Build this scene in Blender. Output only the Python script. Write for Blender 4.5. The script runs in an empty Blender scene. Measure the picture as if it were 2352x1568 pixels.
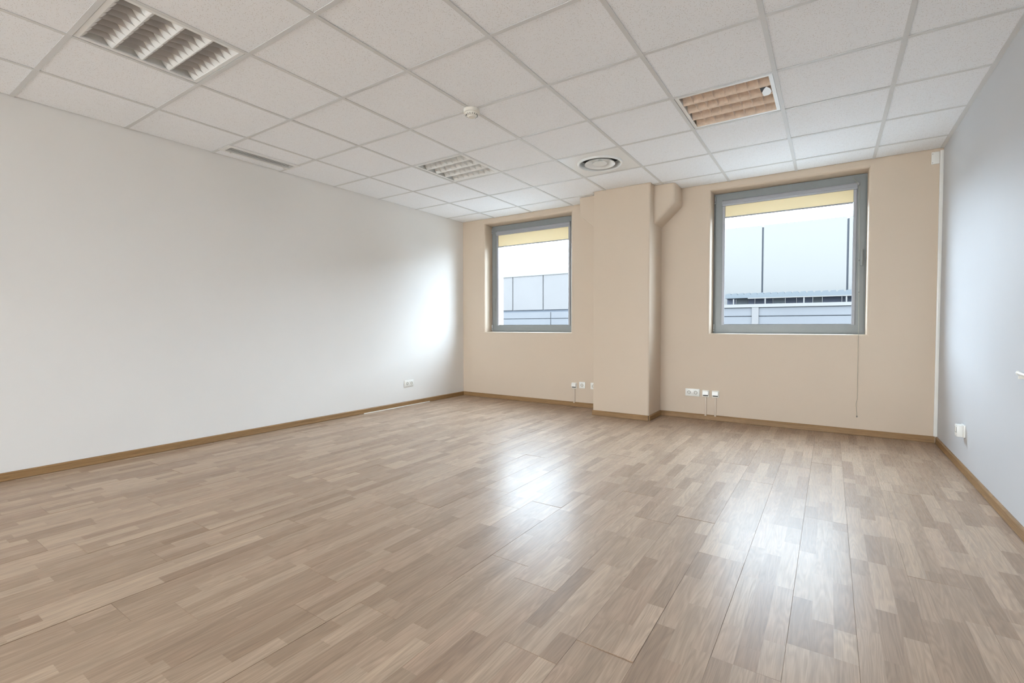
import bpy, bmesh, math, random
from mathutils import Vector, Matrix

S = bpy.context.scene
COL = S.collection
R = random.Random(7)

# ------------------------------------------------------------------ camera
cam_d = bpy.data.cameras.new('camera')
cam = bpy.data.objects.new('camera', cam_d)
COL.objects.link(cam)
S.camera = cam
CAM = Vector((4.49654, -2.00582, 1.00464))
YAW, PITCH, ROLL = -0.5818, -0.0286, -0.0009
fw = Vector((math.sin(YAW) * math.cos(PITCH), math.cos(YAW) * math.cos(PITCH), math.sin(PITCH)))
rt0 = Vector((math.cos(YAW), -math.sin(YAW), 0.0))
up0 = rt0.cross(fw)
rt = rt0 * math.cos(ROLL) + up0 * math.sin(ROLL)
up = -rt0 * math.sin(ROLL) + up0 * math.cos(ROLL)
cam.matrix_world = Matrix(((rt.x, up.x, -fw.x, CAM.x), (rt.y, up.y, -fw.y, CAM.y), (rt.z, up.z, -fw.z, CAM.z), (0, 0, 0, 1)))
cam_d.sensor_width = 36.0
cam_d.lens = 36.0 * 1090.2346 / 2352
cam_d.shift_x = -13.91 / 2352
cam_d.shift_y = -3.907 / 2352
cam_d.clip_start = 0.02
cam_d.clip_end = 300

# ------------------------------------------------------------------ sky, exposure
SKY = 25.0
W = bpy.data.worlds.new('overcast_sky')
S.world = W
W.use_nodes = True
wn, wl = W.node_tree.nodes, W.node_tree.links
wn.clear()
wo = wn.new('ShaderNodeOutputWorld')
wb = wn.new('ShaderNodeBackground')
wb.inputs['Color'].default_value = (0.74, 0.88, 1.03, 1)
wb.inputs['Strength'].default_value = SKY
wl.new(wb.outputs[0], wo.inputs[0])

S.view_settings.view_transform = 'Standard'
S.view_settings.look = 'None'
S.view_settings.gamma = 1.0
S.view_settings.use_curve_mapping = False
S.view_settings.exposure = 0.20
S.cycles.max_bounces = 24
S.cycles.diffuse_bounces = 16
S.cycles.glossy_bounces = 6
S.cycles.transparent_max_bounces = 12
S.cycles.sample_clamp_indirect = 8.0
S.cycles.caustics_reflective = True
S.cycles.caustics_refractive = False
S.cycles.use_denoising = True

XL, XR, YB, YR, H = 0.024, 5.273, 3.342, -8.20, 2.50
YO = 3.80                                   # outer face of the window wall
WIN_Z = (0.925, 2.43)
WIN_X = ((0.415, 1.769), (3.42, 4.767))

REAR_X, REAR_Z = (0.10, 4.30), (0.25, 2.42)  # unseen window added behind the camera for fill light
for (a, b, c, d, yp, rot) in [(a, b, *WIN_Z, YO + 0.02, -1) for a, b in WIN_X] + [(*REAR_X, *REAR_Z, YR - 0.32, 1)]:   # light portals: they emit nothing themselves
    ld = bpy.data.lights.new('window_portal', 'AREA')
    ld.shape = 'RECTANGLE'
    ld.size, ld.size_y = b - a, d - c
    ld.cycles.is_portal = True
    lo = bpy.data.objects.new('window_portal', ld)
    COL.objects.link(lo)
    lo.location = ((a + b) / 2, yp, (c + d) / 2)
    lo.rotation_euler = (rot * math.pi / 2, 0, 0)   # faces into the room

# ------------------------------------------------------------------ materials
def new_mat(name):
    m = bpy.data.materials.new(name)
    m.use_nodes = True
    return m, m.node_tree.nodes, m.node_tree.links, m.node_tree.nodes['Principled BSDF']


def plain(name, col, rough=0.5, metal=0.0, spec=0.5, var=0.0, scale=6.0, bump=0.0, bscale=60.0, bdist=0.002):
    m, n, l, p = new_mat(name)
    p.inputs['Base Color'].default_value = (*col, 1)
    p.inputs['Roughness'].default_value = rough
    p.inputs['Metallic'].default_value = metal
    p.inputs['Specular IOR Level'].default_value = spec
    g = n.new('ShaderNodeNewGeometry')
    if var:
        t = n.new('ShaderNodeTexNoise')
        t.inputs['Scale'].default_value = scale
        t.inputs['Detail'].default_value = 3
        l.new(g.outputs['Position'], t.inputs['Vector'])
        r = n.new('ShaderNodeMapRange')
        r.inputs['From Min'].default_value, r.inputs['From Max'].default_value = 0.3, 0.7
        r.inputs['To Min'].default_value, r.inputs['To Max'].default_value = 1 - var, 1 + var
        l.new(t.outputs['Fac'], r.inputs['Value'])
        mx = n.new('ShaderNodeVectorMath')
        mx.operation = 'SCALE'
        mx.inputs[0].default_value = col
        l.new(r.outputs[0], mx.inputs['Scale'])
        l.new(mx.outputs[0], p.inputs['Base Color'])
    if bump:
        t = n.new('ShaderNodeTexNoise')
        t.inputs['Scale'].default_value = bscale
        t.inputs['Detail'].default_value = 4
        l.new(g.outputs['Position'], t.inputs['Vector'])
        b = n.new('ShaderNodeBump')
        b.inputs['Strength'].default_value = bump
        b.inputs['Distance'].default_value = bdist
        l.new(t.outputs['Fac'], b.inputs['Height'])
        l.new(b.outputs[0], p.inputs['Normal'])
    return m


M = {}
M['white_wall'] = plain('white_wall_paint', (0.78, 0.765, 0.74), 0.6, spec=0.25, var=0.012, scale=1.5, bump=0.12, bscale=90)
M['beige_wall'] = plain('beige_wall_paint', (0.59, 0.485, 0.380), 0.55, spec=0.35, var=0.012, scale=1.5, bump=0.12, bscale=90)
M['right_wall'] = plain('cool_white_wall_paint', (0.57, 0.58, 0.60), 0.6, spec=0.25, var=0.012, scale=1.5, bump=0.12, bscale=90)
M['tbar'] = plain('white_grid_metal', (0.70, 0.71, 0.71), 0.5, spec=0.3)
M['plenum'] = plain('dark_void', (0.05, 0.05, 0.05), 0.9)
M['white_metal'] = plain('white_enamel', (0.84, 0.85, 0.84), 0.35)
M['white_plastic'] = plain('white_plastic', (0.82, 0.81, 0.77), 0.3)
M['ivory_plastic'] = plain('ivory_plastic', (0.78, 0.75, 0.68), 0.35)
M['dark'] = plain('dark_gap', (0.03, 0.03, 0.028), 0.7)
M['mid_grey'] = plain('grey_plastic', (0.20, 0.20, 0.19), 0.5)
M['frame'] = plain('grey_powder_coat', (0.235, 0.25, 0.25), 0.42, var=0.02, scale=20)
M['frame_dark'] = plain('dark_grey_gasket', (0.12, 0.125, 0.125), 0.5)
M['blind_metal'] = plain('grey_anodised', (0.33, 0.335, 0.36), 0.35)
M['chrome'] = plain('brushed_steel', (0.55, 0.56, 0.56), 0.3, metal=1.0)
M['alu'] = plain('bright_aluminium', (0.86, 0.85, 0.83), 0.16, metal=1.0)
M['alu_satin'] = plain('satin_aluminium', (0.80, 0.79, 0.77), 0.42, metal=1.0)
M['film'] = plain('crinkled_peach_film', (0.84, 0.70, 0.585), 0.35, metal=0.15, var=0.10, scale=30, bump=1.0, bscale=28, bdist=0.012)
M['blade_grey'] = plain('satin_grey_blade', (0.62, 0.595, 0.58), 0.35, metal=0.5)
M['cord'] = plain('beige_cord', (0.42, 0.40, 0.33), 0.7)
M['duct_paint'] = plain('painted_duct', (0.60, 0.50, 0.40), 0.45)
M['facade'] = plain('pale_cladding', (0.064, 0.0590, 0.0565), 0.7, spec=0.0, var=0.03, scale=1.0)
M['facade_b'] = plain('pale_blue_cladding', (0.056, 0.0545, 0.0555), 0.7, spec=0.0, var=0.03, scale=1.0)
M['facade_joint'] = plain('cladding_joint', (0.045, 0.047, 0.052), 0.8, spec=0.0)
M['facade_white'] = plain('white_coping', (0.072, 0.067, 0.062), 0.7, spec=0.0)
M['canopy_sheet'] = plain('ribbed_sheet', (0.047, 0.0495, 0.0515), 0.6, spec=0.0)
M['canopy_dark'] = plain('blue_grey_glazing', (0.036, 0.038, 0.047), 0.5, spec=0.0)
M['ground'] = plain('grey_bounce_terrace', (0.16, 0.16, 0.16), 0.9, var=0.1, scale=2)  # tone set for the light it bounces in through the windows
M['paving'] = plain('pale_bounce_ground', (0.72, 0.72, 0.71), 0.9, var=0.08, scale=2)  # bright ground added to bounce light in through the rear window


def glass_mat(name='window_glass', tint=(0.95, 0.97, 0.97)):
    m, n, l, p = new_mat(name)
    out = n['Material Output']
    n.remove(p)
    tr = n.new('ShaderNodeBsdfTransparent')
    tr.inputs['Color'].default_value = (*tint, 1)
    gl = n.new('ShaderNodeBsdfGlossy')
    gl.inputs['Roughness'].default_value = 0.02
    # Schlick reflectance from either side, so that both faces of the pane behave like double glazing
    g = n.new('ShaderNodeNewGeometry')
    dt = n.new('ShaderNodeVectorMath')
    dt.operation = 'DOT_PRODUCT'
    l.new(g.outputs['Incoming'], dt.inputs[0])
    l.new(g.outputs['Normal'], dt.inputs[1])
    last = dt.outputs['Value']
    for op, a, b in (('ABSOLUTE', None, None), ('SUBTRACT', 1.0, None), ('POWER', None, 3.0), ('MULTIPLY_ADD', None, 0.96)):
        q = n.new('ShaderNodeMath')
        q.operation = op
        if op == 'SUBTRACT':
            q.inputs[0].default_value = a
            l.new(last, q.inputs[1])
        else:
            l.new(last, q.inputs[0])
            if b is not None:
                q.inputs[1].default_value = b
            if op == 'MULTIPLY_ADD':
                q.inputs[2].default_value = 0.0
        last = q.outputs[0]
    mx = n.new('ShaderNodeMixShader')
    l.new(last, mx.inputs[0])
    l.new(tr.outputs[0], mx.inputs[1])
    l.new(gl.outputs[0], mx.inputs[2])
    l.new(mx.outputs[0], out.inputs[0])
    return m


M['glass'] = glass_mat()
M['warm_fill_glass'] = glass_mat('warm_fill_glass', (0.97, 0.93, 0.88))  # warms the fill light of the added rear window


def fabric_mat():
    m, n, l, p = new_mat('yellow_blind_fabric')
    out = n['Material Output']
    n.remove(p)
    d = n.new('ShaderNodeBsdfDiffuse')
    d.inputs['Color'].default_value = (0.62, 0.52, 0.30, 1)
    t = n.new('ShaderNodeBsdfTranslucent')
    t.inputs['Color'].default_value = (0.185, 0.182, 0.168, 1)
    a = n.new('ShaderNodeAddShader')
    l.new(d.outputs[0], a.inputs[0])
    l.new(t.outputs[0], a.inputs[1])
    l.new(a.outputs[0], out.inputs[0])
    return m


M['fabric'] = fabric_mat()


def tile_mat():
    m, n, l, p = new_mat('mineral_ceiling_tile')
    p.inputs['Roughness'].default_value = 0.85
    p.inputs['Specular IOR Level'].default_value = 0.2
    g = n.new('ShaderNodeNewGeometry')
    oi = n.new('ShaderNodeObjectInfo')
    mp = n.new('ShaderNodeVectorMath')
    mp.operation = 'MULTIPLY_ADD'
    cmb = n.new('ShaderNodeCombineXYZ')
    sc = n.new('ShaderNodeMath')
    sc.operation = 'MULTIPLY'
    sc.inputs[1].default_value = 40
    l.new(oi.outputs['Random'], sc.inputs[0])
    l.new(sc.outputs[0], cmb.inputs[2])
    mp.inputs[1].default_value = (1, 1, 1)
    l.new(g.outputs['Position'], mp.inputs[0])
    l.new(cmb.outputs[0], mp.inputs[2])
    # pin holes: sparse small cells
    v = n.new('ShaderNodeTexVoronoi')
    v.inputs['Scale'].default_value = 165
    l.new(mp.outputs[0], v.inputs['Vector'])
    no = n.new('ShaderNodeTexNoise')
    no.inputs['Scale'].default_value = 260
    no.inputs['Detail'].default_value = 2
    l.new(mp.outputs[0], no.inputs['Vector'])
    r1 = n.new('ShaderNodeMapRange')                       # distance to the cell point
    r1.inputs['From Min'].default_value, r1.inputs['From Max'].default_value = 0.14, 0.34
    l.new(v.outputs['Distance'], r1.inputs['Value'])
    sep = n.new('ShaderNodeSeparateColor')
    l.new(v.outputs['Color'], sep.inputs[0])
    gt = n.new('ShaderNodeMath')
    gt.operation = 'GREATER_THAN'
    gt.inputs[1].default_value = 0.36
    l.new(sep.outputs[0], gt.inputs[0])
    mxh = n.new('ShaderNodeMath')
    mxh.operation = 'MAXIMUM'
    l.new(r1.outputs[0], mxh.inputs[0])
    l.new(gt.outputs[0], mxh.inputs[1])
    r2 = n.new('ShaderNodeMapRange')
    r2.inputs['From Min'].default_value, r2.inputs['From Max'].default_value = 0.3, 0.7
    r2.inputs['To Min'].default_value, r2.inputs['To Max'].default_value = 0.97, 1.03
    l.new(no.outputs['Fac'], r2.inputs['Value'])
    mixc = n.new('ShaderNodeMix')
    mixc.data_type = 'RGBA'
    mixc.inputs['A'].default_value = (0.50, 0.47, 0.44, 1)
    mixc.inputs['B'].default_value = (0.93, 0.955, 0.985, 1)
    l.new(mxh.outputs[0], mixc.inputs['Factor'])
    vs = n.new('ShaderNodeVectorMath')
    vs.operation = 'SCALE'
    l.new(mixc.outputs['Result'], vs.inputs[0])
    l.new(r2.outputs[0], vs.inputs['Scale'])
    l.new(vs.outputs[0], p.inputs['Base Color'])
    return m


M['tile'] = tile_mat()


def wood_mat(name, kind):
    """kind 'floor': tone / seed / hue come from the face attribute 'strip'; 'skirting': one golden oak tone."""
    m, n, l, p = new_mat(name)
    g = n.new('ShaderNodeNewGeometry')
    if kind == 'floor':
        at = n.new('ShaderNodeAttribute')
        at.attribute_name = 'strip'
        sp = n.new('ShaderNodeSeparateXYZ')
        l.new(at.outputs['Vector'], sp.inputs[0])
        off = n.new('ShaderNodeVectorMath')
        off.operation = 'SCALE'
        off.inputs[0].default_value = (3.7, 9.1, 5.3)
        l.new(sp.outputs['Y'], off.inputs['Scale'])
        pos = n.new('ShaderNodeVectorMath')
        l.new(g.outputs['Position'], pos.inputs[0])
        l.new(off.outputs[0], pos.inputs[1])
        src = pos.outputs[0]
    else:
        src = g.outputs['Position']

    def stretched(s, detail, dist=0.0):
        mm = n.new('ShaderNodeVectorMath')
        mm.operation = 'MULTIPLY'
        mm.inputs[1].default_value = s
        l.new(src, mm.inputs[0])
        t = n.new('ShaderNodeTexNoise')
        t.inputs['Scale'].default_value = 1.0
        t.inputs['Detail'].default_value = detail
        t.inputs['Roughness'].default_value = 0.6
        t.inputs['Distortion'].default_value = dist
        l.new(mm.outputs[0], t.inputs['Vector'])
        return t.outputs['Fac']
    if kind == 'floor':
        fine = stretched((420, 9, 1), 3)
        broad = stretched((46, 2.2, 1), 3, 0.4)
    else:
        fine = stretched((14, 14, 700), 3)
        broad = stretched((3, 3, 90), 3, 0.3)
    # cathedral figure: contour lines of a slow noise
    fig0 = stretched((17, 1.5, 1), 1.5, 0.2) if kind == 'floor' else stretched((2, 2, 40), 1.5)
    mul = n.new('ShaderNodeMath')
    mul.operation = 'MULTIPLY'
    mul.inputs[1].default_value = 85
    l.new(fig0, mul.inputs[0])
    sn = n.new('ShaderNodeMath')
    sn.operation = 'SINE'
    l.new(mul.outputs[0], sn.inputs[0])

    def mr(x, a, b, c, d):
        r = n.new('ShaderNodeMapRange')
        r.inputs['From Min'].default_value, r.inputs['From Max'].default_value = a, b
        r.inputs['To Min'].default_value, r.inputs['To Max'].default_value = c, d
        l.new(x, r.inputs['Value'])
        return r.outputs[0]

    def ma(op, a, b):
        q = n.new('ShaderNodeMath')
        q.operation = op
        for i, v in enumerate((a, b)):
            if isinstance(v, (int, float)):
                q.inputs[i].default_value = v
            else:
                l.new(v, q.inputs[i])
        return q.outputs[0]
    f = mr(fine, 0.32, 0.68, 0.86, 1.09)
    b = mr(broad, 0.3, 0.7, 0.90, 1.10)
    s = mr(sn.outputs[0], -1, 1, 0.915, 1.05)
    grain = ma('MULTIPLY', ma('MULTIPLY', f, b), s)
    mix = n.new('ShaderNodeMix')
    mix.data_type = 'RGBA'
    if kind == 'floor':
        mix.inputs['A'].default_value = (0.262, 0.172, 0.112, 1)
        mix.inputs['B'].default_value = (0.485, 0.365, 0.265, 1)
        l.new(sp.outputs['X'], mix.inputs['Factor'])
        mix2 = n.new('ShaderNodeMix')
        mix2.data_type = 'RGBA'
        mix2.inputs['B'].default_value = (0.40, 0.275, 0.195, 1)
        l.new(mix.outputs['Result'], mix2.inputs['A'])
        l.new(sp.outputs['Z'], mix2.inputs['Factor'])
        base = mix2.outputs['Result']
    else:
        mix.inputs['A'].default_value = (0.245, 0.138, 0.058, 1)
        mix.inputs['B'].default_value = (0.325, 0.195, 0.090, 1)
        l.new(broad, mix.inputs['Factor'])
        base = mix.outputs['Result']
    vs = n.new('ShaderNodeVectorMath')
    vs.operation = 'SCALE'
    l.new(base, vs.inputs[0])
    l.new(grain, vs.inputs['Scale'])
    l.new(vs.outputs[0], p.inputs['Base Color'])
    rr = mr(fine, 0.3, 0.7, 0.66, 0.58) if kind == 'floor' else mr(fine, 0.3, 0.7, 0.5, 0.4)
    l.new(rr, p.inputs['Roughness'])
    p.inputs['Specular IOR Level'].default_value = 0.22 if kind == 'floor' else 0.2
    if kind == 'floor':                                    # thin wear layer over a duller print
        p.inputs['Coat Weight'].default_value = 1.0
        p.inputs['Coat IOR'].default_value = 1.115
        l.new(mr(fine, 0.3, 0.7, 0.33, 0.25), p.inputs['Coat Roughness'])
    bp = n.new('ShaderNodeBump')
    bp.inputs['Strength'].default_value = 0.06
    bp.inputs['Distance'].default_value = 0.0006
    l.new(fine, bp.inputs['Height'])
    l.new(bp.outputs[0], p.inputs['Normal'])
    return m


M['laminate'] = wood_mat('oak_laminate_strips', 'floor')
M['skirting'] = wood_mat('golden_oak_skirting', 'skirting')

# ------------------------------------------------------------------ mesh helpers
def bm_new():
    return bmesh.new()


def box(bm, x0, x1, y0, y1, z0, z1, bevel=0.0, seg=2):
    v = [bm.verts.new((x, y, z)) for x in (x0, x1) for y in (y0, y1) for z in (z0, z1)]
    q = [(0, 1, 3, 2), (4, 6, 7, 5), (0, 4, 5, 1), (2, 3, 7, 6), (0, 2, 6, 4), (1, 5, 7, 3)]
    fs = [bm.faces.new([v[i] for i in f]) for f in q]
    if bevel:
        es = list({e for f in fs for e in f.edges})
        bmesh.ops.bevel(bm, geom=es, offset=bevel, segments=seg, affect='EDGES', profile=0.5)


def prism(bm, pts, axis, a, b):
    """polygon pts (2-tuples) in the plane across axis, extruded from a to b"""
    def P(p, t):
        return {0: (t, p[0], p[1]), 1: (p[0], t, p[1]), 2: (p[0], p[1], t)}[axis]
    A = [bm.verts.new(P(p, a)) for p in pts]
    B = [bm.verts.new(P(p, b)) for p in pts]
    n = len(pts)
    fs = [bm.faces.new(A), bm.faces.new(B[::-1])]
    fs += [bm.faces.new((A[i], B[i], B[(i + 1) % n], A[(i + 1) % n])) for i in range(n)]
    return fs


def lathe(bm, prof, c, axis=2, n=32, sign=1):
    """prof: (radius, height) pairs, turned about the axis through c"""
    rings = []
    for r, h in prof:
        ring = []
        for k in range(n):
            a = 2 * math.pi * k / n
            u, v, w = r * math.cos(a), r * math.sin(a), h * sign
            p = {2: (c[0] + u, c[1] + v, c[2] + w), 1: (c[0] + u, c[1] + w, c[2] + v), 0: (c[0] + w, c[1] + u, c[2] + v)}[axis]
            ring.append(bm.verts.new(p))
        rings.append(ring)
    for a, b in zip(rings, rings[1:]):
        for k in range(n):
            bm.faces.new((a[k], a[(k + 1) % n], b[(k + 1) % n], b[k]))
    if prof[0][0] > 1e-6:
        bm.faces.new(rings[0])
    if prof[-1][0] > 1e-6:
        bm.faces.new(rings[-1][::-1])


def tube(bm, pts, r, n=8):
    pts = [Vector(p) for p in pts]
    rings = []
    for i, p in enumerate(pts):
        d = (pts[min(i + 1, len(pts) - 1)] - pts[max(i - 1, 0)]).normalized()
        a = d.orthogonal().normalized()
        if i and rings:
            a = (prev - d * prev.dot(d)).normalized()
        prev = a
        b = d.cross(a)
        rings.append([bm.verts.new(p + r * (math.cos(t) * a + math.sin(t) * b)) for t in [2 * math.pi * k / n for k in range(n)]])
    for a, b in zip(rings, rings[1:]):
        for k in range(n):
            bm.faces.new((a[k], a[(k + 1) % n], b[(k + 1) % n], b[k]))
    bm.faces.new(rings[0][::-1])
    bm.faces.new(rings[-1])


def to_mesh(name, bm, mat, smooth=None):
    bmesh.ops.remove_doubles(bm, verts=bm.verts, dist=1e-6)
    bmesh.ops.recalc_face_normals(bm, faces=bm.faces)
    me = bpy.data.meshes.new(name)
    bm.to_mesh(me)
    bm.free()
    me.materials.append(mat)
    if smooth:
        me.shade_smooth()
        me.set_sharp_from_angle(angle=math.radians(smooth))
    return me


def link(name, me, parent=None, loc=(0, 0, 0), label=None):
    o = bpy.data.objects.new(name, me)
    COL.objects.link(o)
    o.location = loc
    if parent is not None:
        o.parent = parent
    if label:
        o['label'] = label
    return o


def obj(name, bm, mat, parent=None, smooth=None, label=None, loc=(0, 0, 0)):
    return link(name, to_mesh(name, bm, mat, smooth), parent, loc, label)


def empty(name, loc=(0, 0, 0)):
    o = bpy.data.objects.new(name, None)
    o.empty_display_size = 0.05
    COL.objects.link(o)
    o.location = loc
    return o


def struct(o, label=None):
    o['kind'] = 'structure'
    if label:
        o['label'] = label
    return o


def tag(o, label, cat, group=None):
    o['label'], o['category'] = label, cat
    if group:
        o['group'] = group
    return o


def sbox(name, dims, mat, parent=None, bevel=0.0, **k):
    bm = bm_new()
    box(bm, *dims, bevel=bevel)
    return obj(name, bm, mat, parent, smooth=35 if bevel else None, **k)

# ------------------------------------------------------------------ room shell
ZT = 2.78
struct(sbox('wall_left', (XL - 0.12, XL, YR - 0.12, YO, -0.02, ZT), M['white_wall']), 'long white painted wall on the left')
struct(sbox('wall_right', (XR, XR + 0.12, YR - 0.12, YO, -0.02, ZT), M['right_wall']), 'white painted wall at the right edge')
bm = bm_new()
for q in ((XL, REAR_X[0], -0.02, ZT), (REAR_X[1], XR, -0.02, ZT), (*REAR_X, -0.02, REAR_Z[0]), (*REAR_X, REAR_Z[1], ZT)):
    box(bm, q[0], q[1], YR - 0.30, YR, q[2], q[3])
struct(obj('wall_rear', bm, M['white_wall']), 'white wall behind the camera with an added fill window')


def window_wall():
    bm = bm_new()
    r = 0.03
    prof = [(1 - math.sin(t), 1 - math.cos(t)) for t in [math.pi / 2 * k / 6 for k in range(7)]]   # (offset, depth) 1..0
    zg = [-0.02, WIN_Z[0] - 0.004, WIN_Z[1] + r, ZT]
    xg = [XL, WIN_X[0][0] - r, WIN_X[0][1] + r, WIN_X[1][0] - r, WIN_X[1][1] + r, XR]
    zo = [-0.02, WIN_Z[0], WIN_Z[1], ZT]
    xo = [XL, WIN_X[0][0], WIN_X[0][1], WIN_X[1][0], WIN_X[1][1], XR]
    for (xs, zs, y) in ((xg, zg, YB), (xo, zo, YO)):
        for i in range(5):
            for j in range(3):
                if i in (1, 3) and j == 1:
                    continue
                bm.faces.new([bm.verts.new(p) for p in ((xs[i], y, zs[j]), (xs[i + 1], y, zs[j]), (xs[i + 1], y, zs[j + 1]), (xs[i], y, zs[j + 1]))])
    for (a, b) in WIN_X:
        rings = []
        for o, d in prof + [(0, None)]:
            y = YO if d is None else YB + r * d
            rings.append([bm.verts.new(p) for p in ((a - r * o, y, WIN_Z[0] - 0.004 * o), (b + r * o, y, WIN_Z[0] - 0.004 * o), (b + r * o, y, WIN_Z[1] + r * o), (a - r * o, y, WIN_Z[1] + r * o))])
        for p, q in zip(rings, rings[1:]):
            for k in range(4):
                bm.faces.new((p[k], p[(k + 1) % 4], q[(k + 1) % 4], q[k]))
    for x in (XL, XR):
        bm.faces.new([bm.verts.new(p) for p in ((x, YB, -0.02), (x, YO, -0.02), (x, YO, ZT), (x, YB, ZT))])
    for z in (-0.02, ZT):
        bm.faces.new([bm.verts.new(p) for p in ((XL, YB, z), (XR, YB, z), (XR, YO, z), (XL, YO, z))])
    return struct(obj('wall_back', bm, M['beige_wall'], smooth=40), 'beige wall with two windows at the far end')


window_wall()

# column with its two sloped brackets under the ceiling
PX0, PX1, PY = 2.262, 2.902, 2.935
col_o = empty('wall_column', (PX0, PY, 0))
struct(col_o, 'beige wall column between the two windows')


def child(name, bm, mat, parent, **k):
    """mesh given in world coordinates under a parent that stands at parent.location"""
    for v in bm.verts:
        v.co -= parent.location
    return obj(name, bm, mat, parent, **k)


bm = bm_new()
prism(bm, [(PX0, YB), (PX0, PY + 0.008), (PX0 + 0.003, PY + 0.002), (PX0 + 0.008, PY)] +
      [(PX1 - 0.02 + 0.02 * math.sin(t), PY + 0.02 - 0.02 * math.cos(t)) for t in [math.pi / 2 * k / 6 for k in range(7)]] + [(PX1, YB)], 2, 0.0, ZT - 0.04)
child('shaft', bm, M['beige_wall'], col_o, smooth=40)


def bracket(xa, xb, za, zb, r):
    bm = bm_new()
    s = 1 if xb > xa else -1
    y0 = 3.062
    prof = [(0, 0)] + [(1 - math.sin(t), 1 - math.cos(t)) for t in [math.pi / 2 * k / 6 for k in range(7)]]
    d = Vector((xb - xa, zb - za)).normalized()
    nrm = Vector((d.y, -d.x)) * s                       # outward normal of the sloped underside
    if nrm.y > 0:
        nrm = -nrm

    def ring(off, y):
        p = Vector((xa, za)) - nrm * off
        xo = xb - s * off
        t = (xo - p.x) / d.x
        return [(xa, y, p.y - 0 * y), (xo, y, p.y + d.y * t), (xo, y, H), (xa, y, H)]
    rs = [ring(r * (1 - math.sin(t)), y0 + r * (1 - math.cos(t))) for t in [math.pi / 2 * k / 6 for k in range(7)]] + [ring(0, YB)]
    V = [[bm.verts.new(p) for p in q] for q in rs]
    for p, q in zip(V, V[1:]):
        for k in range(4):
            bm.faces.new((p[k], p[(k + 1) % 4], q[(k + 1) % 4], q[k]))
    bm.faces.new(V[0])
    bm.faces.new(V[-1][::-1])
    return child('bracket', bm, M['beige_wall'], col_o, smooth=40)


bracket(PX0, 2.026, 2.085, 2.297, 0.012)
bracket(PX1, 3.122, 2.095, 2.302, 0.038)

# ------------------------------------------------------------------ floor: laminate boards, each with three printed strips
FL = struct(sbox('floor', (XL, XR, YR, YB, -0.03, -0.009), M['plenum']), 'oak laminate floor of three-strip boards')
BW, BL, XE = 0.18795, 1.195, 4.583
ends = {0: -0.304, 3: 0.54, 4: -0.787, 5: -0.452}     # board joints read off the photograph, counted from the column left of XE
k0 = -int(math.ceil((XR - XE) / BW))
k1 = int(math.ceil((XE - XL) / BW))
SEED = [0]


def make_board(xa, xb, ya, yb, full0, rnd):
    """board with its own origin at its middle; strips are faces of the top"""
    cx, cy = (xa + xb) / 2, (ya + yb) / 2
    b, t = 0.0007, 0.009
    bm = bm_new()
    lay = bm.faces.layers.float_vector.new('strip')
    sw = BW / 3
    xs = [xa + b]
    for i in (1, 2):
        x = full0 + sw * i
        if xa + b < x < xb - b:
            xs.append(x)
    xs.append(xb - b)
    last = (0.5, 0.5, 0)
    for x0, x1 in zip(xs, xs[1:]):
        y = ya + b
        first = True
        while y < yb - b - 1e-6:
            L = rnd.uniform(0.22, 0.48) * (rnd.uniform(0.25, 1) if first else 1)
            first = False
            y2 = min(y + L, yb - b)
            if yb - b - y2 < 0.09:
                y2 = yb - b
            SEED[0] += 1
            u = rnd.random()
            tone = rnd.gauss(0.34, 0.09) if u < 0.30 else rnd.gauss(0.56, 0.09) if u < 0.72 else rnd.gauss(0.82, 0.09)
            hue = max(0.0, rnd.gauss(0.10, 0.16))
            f = bm.faces.new([bm.verts.new((p, q, 0)) for p, q in ((x0, y), (x1, y), (x1, y2), (x0, y2))])
            last = (min(1, max(0, tone)), SEED[0] * 0.737 % 17.0, min(0.7, hue))
            f[lay] = last
            y = y2
    top = [(xa + b, ya + b), (xb - b, ya + b), (xb - b, yb - b), (xa + b, yb - b)]
    mid = [(xa, ya), (xb, ya), (xb, yb), (xa, yb)]
    A = [bm.verts.new((p, q, 0)) for p, q in top]
    B = [bm.verts.new((p, q, -b)) for p, q in mid]
    C = [bm.verts.new((p, q, -t)) for p, q in mid]
    for P, Q in ((A, B), (B, C)):
        for i in range(4):
            bm.faces.new((P[i], Q[i], Q[(i + 1) % 4], P[(i + 1) % 4]))[lay] = (0.15, 3.0, 0.2)
    for v in bm.verts:
        v.co.x -= cx
        v.co.y -= cy
    me = bpy.data.meshes.new('floor_board')
    bm.normal_update()
    bm.to_mesh(me)
    bm.free()
    me.materials.append(M['laminate'])
    o = link('floor_board', me, FL, (cx, cy, rnd.uniform(-0.0001, 0.0)))
    o.rotation_euler = (rnd.gauss(0, 0.0008), rnd.gauss(0, 0.0028), 0)
    return o


for k in range(k0, k1):
    xb = XE - BW * k
    xa = xb - BW
    A_, B_ = max(xa, XL + 0.004), min(xb, XR - 0.004)
    if B_ - A_ < 0.01:
        continue
    rnd = random.Random(100 + k)
    e = ends.get(k, rnd.uniform(0, BL))
    y = e - BL * math.ceil((e - YR) / BL)
    while y < YB:
        ya, yb = max(y, YR + 0.004), min(y + BL, YB - 0.004)
        if yb - ya > 0.02:
            make_board(A_, B_, ya, yb, xa, rnd)
        y += BL

# ------------------------------------------------------------------ skirting boards
def skirt_profile(s=1.0):
    return [(0, 0), (0.010, 0), (0.010, 0.0035), (0.0145, 0.005), (0.0145, 0.009), (0.0125, 0.014), (0.0125, 0.048), (0.009, 0.054), (0.004, 0.056), (0, 0.056)]


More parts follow.
